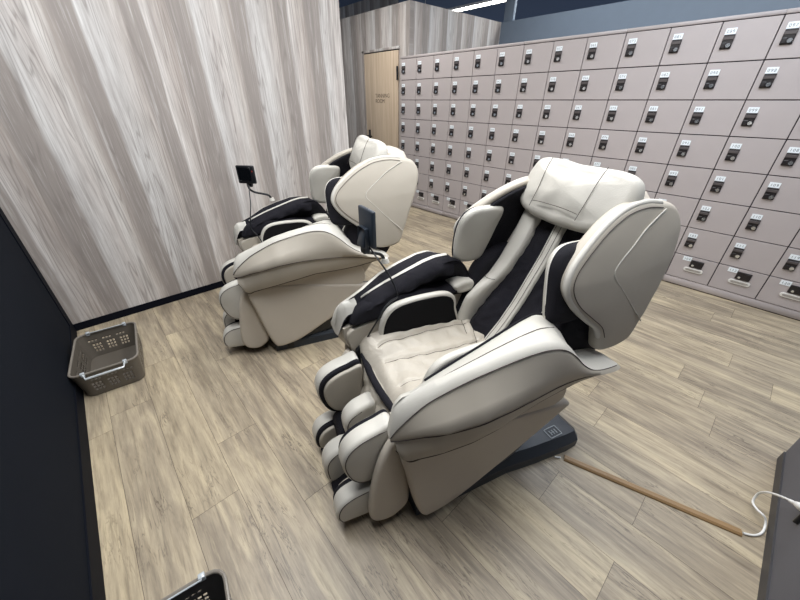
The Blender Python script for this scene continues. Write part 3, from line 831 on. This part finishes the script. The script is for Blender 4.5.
    def sheet(name, us, mat, prof, z0, z1, parent, thick=.05, nz=70, angle=70):
        rings = []
        for i in range(nz):
            z = z0 + (z1 - z0) * i / (nz - 1); y0 = back_y(z)
            uu = us(z) if callable(us) else us
            front = [Vector((u, y0 + prof(u, z), z)) for u in uu]
            back = [Vector((uu[-1], y0 - thick, z)), Vector((uu[0], y0 - thick, z))]
            rings.append(front + back)
        return loft(name, rings, mat, parent, angle=angle)
    wr = lambda u, z: .0035 * math.sin(60 * z + 90 * u + 2 * math.sin(30 * z)) + .002 * math.sin(140 * z - 60 * u)
    us = [-.235 + .47 * k / 60 for k in range(61)]
    def prof_c(u, z):
        a = abs(u); b = interp(BB, z)[0]
        return .012 * math.cos(min(1, a / .11) * math.pi) * .6 + wr(u, z) * (1 if a > .03 else .2) + .060 * math.exp(-((a - .115) / .045) ** 2) * math.exp(-((z - .62) / .10) ** 2)
    bk = sheet('back_cushion', us, M['black_fabric'], prof_c, .46, 1.16, root, .06)
    for s in (-1, 1):
        def b_in(z): return interp([(.44, .172), (.60, .170), (.70, .160), (.80, .138), (.95, .126), (1.2, .122)], z)[0]
        def ub(z, s=s):
            a = b_in(z); L = [s * (a + (.220 - a) * k / 16) for k in range(17)]
            return L if s > 0 else L[::-1]
        def prof_b(u, z, s=s):
            a = b_in(z); t = max(0, min(1, (abs(u) - a) / (.220 - a))); b = interp(BB, z)[0]
            return b * (math.sin(math.pi * min(1, .12 + t * .88)) ** .35 if t < .999 else 0) * (.75 + .25 * t) - .02 * (1 if t <= 0.001 or t >= .999 else 0)
        bo = sheet('side_bolster', ub, M['cream'], prof_b, .47, 1.12, root, .03)
        tz = .775
        quilt_seams(bo, 'stitching', [[Vector((u, back_y(tz + .02 * abs(u)) + prof_b(u, tz) + .001, tz + .02 * abs(u))) for u in ub(tz)[1:-1]]], .0014)
    us2 = [-.024 + .048 * k / 12 for k in range(13)]
    def prof_s(u, z): return .022 + .008 * math.cos(u / .024 * math.pi / 2) - (.004 if abs(u) < .003 else 0)
    st = sheet('centre_strip', us2, M['cream'], prof_s, .50, 1.16, root, .01)
    quilt_seams(st, 'stitching', [[Vector((u, back_y(z) + .0285, z)) for z in [.51 + .05 * k for k in range(13)]] for u in (-.012, .012)], .0012)
    # back shell behind everything
    rings = []
    for z, y0, y1, w in ((.36, -.50, -.62, .24), (.46, -.50, -.70, .265), (.60, -.58, -.80, .275), (.75, -.68, -.90, .28), (.90, -.76, -.97, .275), (1.05, -.82, -1.03, .255), (1.15, -.86, -1.04, .22), (1.215, -.90, -1.02, .17), (1.235, -.93, -.99, .12)):
        rings.append([Vector(p) for p in ((-w, y0, z), (-w, y1 + .05, z), (-w + .06, y1, z), (w - .06, y1, z), (w, y1 + .05, z), (w, y0, z))])
    loft('back_shell', rings, M['panel'], root, angle=50)
    for s in (-1, 1):      # black flank of the back, below the wing
        puff('back_flank', [(-.42, .50), (-.47, .60), (-.52, .72), (-.56, .82), (-.64, .88), (-.76, .90), (-.88, .80), (-.86, .66), (-.80, .58), (-.65, .54), (-.52, .48)], s * .21, s * .292, M['black_fabric'], root, r=.03, n=70, bulge=.008)
    # ---- headrest pillow
    nv = Vector((0, .90, .436)); vv = Vector((0, -.436, .90)); c0 = Vector((0, -.800, 1.185))
    def hf(x, a, b):
        sag = -.35 * a * a
        wri = .003 * math.sin(50 * a + 30 * b) * (1 if abs(a) < .14 else .3)
        return c0 + Vector((a, 0, 0)) + vv * b + nv * (x + sag + (wri if x > 0.02 else 0))
    hol = [(-.246, -.01), (-.240, .055), (-.208, .100), (-.13, .112), (0, .108), (.13, .118), (.218, .112), (.250, .066), (.256, -.01), (.238, -.078), (.17, -.116), (.05, -.130), (-.05, -.130), (-.17, -.116), (-.226, -.078)]
    bm = bmesh.new(); puff_bm(bm, hol, -.030, .055, r=.040, bulge=.026, n=110, fn=hf, rsteps=8)
    hd = from_bm('headrest_pillow', bm, M['cream'], root, angle=80)
    lines = []
    for sg in (-1, 1):
        lines.append([hf(.0775 - .05 * max(0, abs(b) - .06), sg * (.118 + .05 * b), b) for b in [-.10 + .02 * k for k in range(11)]])
    lines.append([hf(.0785, a, -.072 - .4 * a * a) for a in [-.11 + .022 * k for k in range(11)]])
    quilt_seams(hd, 'stitching', lines, .0013)
    # ---- remote control on its stalk
    remote(root)
    return root

def make_remote(base, centre, wdir, size, cordpts):
    def fn(root):
        b = Vector(base); c = Vector(centre); wd = Vector(wdir).normalized(); up = Vector((0, 0, 1)); up = (up - wd * up.dot(wd)).normalized()
        nn = wd.cross(up)
        w, h = size[0] / 2, size[1] / 2
        st = tube('remote_stalk', [b, b + Vector((0, .02, .035)), (b + c) / 2 + Vector((0, .035, -.03)), c - up * (h + .035) - nn * .0, c - up * (h - .01)], .0075, M['black_plastic'], root, n=40)
        bm = bmesh.new(); r = bmesh.ops.create_cone(bm, cap_ends=True, segments=20, radius1=.022, radius2=.014, depth=.02, matrix=Matrix.Translation(b + Vector((0, 0, .004))))
        from_bm('stalk_socket', bm, M['cream'], st)
        mat = Matrix((wd, up, nn)).transposed().to_4x4(); mat.translation = c
        bm = bmesh.new(); box(bm, (-w, -h, -.010), (w, h, .010), .007, 3)
        bm.transform(mat); rc = from_bm('remote_control', bm, M['base_plastic'] if size[2] else M['black_plastic'], root)
        bm = bmesh.new(); box(bm, (-w * .80, -h * .66, .0095), (w * .62, h * .80, .0106), .001, 1)
        bm.transform(mat); from_bm('screen', bm, M['screen'], rc)
        bm = bmesh.new(); box(bm, (w * .78, h * .30, .0098), (w * .86, h * .46, .0106), 0)
        bm.transform(mat); from_bm('button', bm, M['red_mark'], rc, smooth=False)
        bm = bmesh.new()   # wedge holder at the back
        box(bm, (-w * .55, -h * 1.08, -.040), (w * .55, h * .05, -.008), .010, 2)
        for v in bm.verts:
            if v.co.z < -.03 and v.co.y > -h * .4: v.co.z += .022
        box(bm, (-w * .30, -h * 1.45, -.030), (w * .30, -h * .9, -.004), .006, 2)
        bm.transform(mat); from_bm('holder', bm, M['base_plastic'] if size[2] else M['black_plastic'], rc)
        tube('remote_cord', [c - up * (h * 1.05)] + [Vector(p) for p in cordpts], .0038, M['black_plastic'], root, n=60, seg=6)
    return fn

wdA = (math.cos(math.radians(6.7)), math.sin(math.radians(6.7)), 0)
remA = make_remote((.365, -.135, .875), (.34, -.05, 1.055), wdA, (.125, .155, 1),
                   [(.275, -.065, .935), (.228, -.095, .875), (.205, -.115, .815), (.196, -.118, .778), (.190, -.085, .768), (.176, -.045, .745), (.172, -.015, .70), (.20, .015, .62), (.225, .03, .56)])
remB = make_remote((.365, -.17, .875), (.335, -.035, 1.065), (-.52, -.85, 0), (.128, .118, 0),
                   [(.30, -.03, .955), (.250, -.02, .88), (.215, .0, .80), (.200, .01, .73), (.185, -.02, .68), (.172, -.04, .63)])
near = massage_chair((.644, .765), 163.28, 'nearer cream and black massage chair in the middle of the floor', remA)
massage_chair((.679, 2.178), 161.54, 'farther cream and black massage chair, beside the tall wood wall', remB)

tube('power_lead', [(-.345, -.715, .012), (-.352, -.728, .008), (-.357, -.742, .006)], .0042, M['white_cord'], near, n=12)

# ------------------------------------------------------------------ baskets
def basket(loc, rz, label, mat, wx, ly, h, group):
    root = empty('plastic_basket', (loc[0], loc[1], 0), rz); tag(root, label, 'basket', group)
    bm = bmesh.new()
    taper = .018
    def pt(u, t):   # u: 0..4 round the wall, t: 0..1 height
        hx = wx / 2 - taper * (1 - t); hy = ly / 2 - taper * (1 - t); rad = .045
        per = [2 * (hx - rad), math.pi / 2 * rad, 2 * (hy - rad), math.pi / 2 * rad] * 2
        side = int(u) % 4; f = u - int(u)
        a, b, c = per[side * 2 % 8], rad, 0
        L = 2 * ((hx if side % 2 == 0 else hy) - rad); arc = math.pi / 2 * rad; s = f * (L + arc)
        c_, s_ = [(1, 0), (0, 1), (-1, 0), (0, -1)][side]
        hxx, hyy = (hx, hy) if side % 2 == 0 else (hy, hx)
        if s <= L: p = Vector((-hxx + rad + s, -hyy))
        else:
            an = (s - L) / rad; p = Vector((hxx - rad + rad * math.sin(an), -hyy + rad - rad * math.cos(an)))
        return Vector((p.x * c_ - p.y * s_, p.x * s_ + p.y * c_, .006 + (h - .006) * t))
    cols, rows = 50, 24
    V = [[bm.verts.new(pt(k / cols * 1.0 + sd, t / rows)) for sd in range(4) for k in range(cols)] for t in range(rows + 1)]
    n = 4 * cols
    for t in range(rows):
        for k in range(n):
            kk = k % cols; sd = k // cols
            hole = False
            if t in (5, 6, 8, 9, 11, 12) and 3 <= kk < 40:
                q = (kk - 3) % 13
                hole = q < 9 and q % 3 < 2
            if t in (16,) and 5 <= kk < 40: hole = (kk - 5) % 13 in (0, 1, 3, 4, 6, 7)
            if not hole: bm.faces.new((V[t][k], V[t][(k + 1) % n], V[t + 1][(k + 1) % n], V[t + 1][k]))
    bm.faces.new(V[0])
    bm.normal_update()
    bmesh.ops.remove_doubles(bm, verts=bm.verts[:], dist=1e-5)
    body = from_bm('basket_body', bm, mat, root, angle=50)
    md = body.modifiers.new('thickness', 'SOLIDIFY'); md.thickness = .004; md.offset = 0
    rim = [pt(k / cols + sd, 1.0) for sd in range(4) for k in range(0, cols, 2)]
    bm = bmesh.new(); tube_bm(bm, rim, .0065, closed=True, smooth_path=False, seg=8)
    from_bm('basket_rim', bm, M['basket_rim'], root)
    for sg in (-1, 1):
        y = sg * ly / 2; w = wx / 2 - .062
        out = .034
        bm = bmesh.new()
        tube_bm(bm, [(-w, y, h + .004), (-w + .010, y + sg * out, h - .012), (w - .010, y + sg * out, h - .012), (w, y, h + .004)], .0065, smooth_path=False, seg=8)
        for xx in (-w, w): box(bm, (xx - .010, y - .009, h - .012), (xx + .010, y + .009, h + .012), .003, 2)
        if sg > 0:
            bm.free(); bm = bmesh.new()
            tube_bm(bm, [(-w, y, h + .006), (-w, y - sg * .012, h + .010), (w, y - sg * .012, h + .010), (w, y, h + .006)], .003, smooth_path=False, seg=8)
            for xx in (-w, w): box(bm, (xx - .010, y - .009, h - .010), (xx + .010, y + .009, h + .014), .003, 2)
        from_bm('basket_handle', bm, M['clear_plastic'], root)
    return root
basket((-.279, 2.435), math.radians(-6), 'brown perforated plastic basket in the corner by the wood wall', M['basket'], .318, .47, .178, 'shallow perforated baskets')
basket((-.300, .548), math.radians(-9), 'dark plastic basket cut off by the bottom photo edge', M['basket_black'], .318, .47, .178, 'shallow perforated baskets')

# ------------------------------------------------------------------ cable cover, power cord and plugs
a = Vector((1.267, .197, 0)); b = Vector((1.476, -.434, 0)); t = (b - a).normalized(); nn = Vector((-t.y, t.x, 0))
rings = []
for k in range(2):
    p = (a, b)[k]
    rings.append([p + nn * x + Vector((0, 0, z)) for x, z in ((-.017, .0005), (-.0165, .006), (-.009, .012), (.009, .012), (.0165, .006), (.017, .0005))])
tag(loft('cable_cover', rings, M['raceway'], None, angle=35), 'tan cable cover strip running across the plank floor', 'cable cover')
pc = empty('power_cord', (1.476, -.434, 0)); tag(pc, 'white power cord looping from the cable cover to the charcoal partition', 'cord')
o = Vector((1.476, -.434, 0))
loop = [Vector(p) - o for p in ((1.478, -.440, .006), (1.500, -.470, .006), (1.535, -.490, .006), (1.572, -.494, .014), (1.588, -.486, .032), (1.590, -.473, .045), (1.607, -.455, .040), (1.640, -.441, .036),
    (1.656, -.440, .075), (1.628, -.445, .127), (1.598, -.455, .165), (1.557, -.472, .208), (1.535, -.479, .226))]
tube('cord', loop, .0042, M['white_cord'], pc, n=70)
e = loop[-1]
bm = bmesh.new(); dr = (loop[-1] - loop[-2]).normalized()
tube_bm(bm, [e - dr * .005, e + dr * .012, e + dr * .02, e + dr * .03, e + dr * .055, e + dr * .075], [.006, .007, .0055, .010, .015, .013], n=6, seg=14, smooth_path=False)
from_bm('plug', bm, M['white_cord'], pc)
bp = box_obj('wall_plug', (-.006, 0, -.026), (.006, .014, .030), M['black_plastic'], None, .003)
bp.location = (1.476, -.511, .222)
tag(bp, 'small black plug on the charcoal partition at the right photo edge', 'plug')
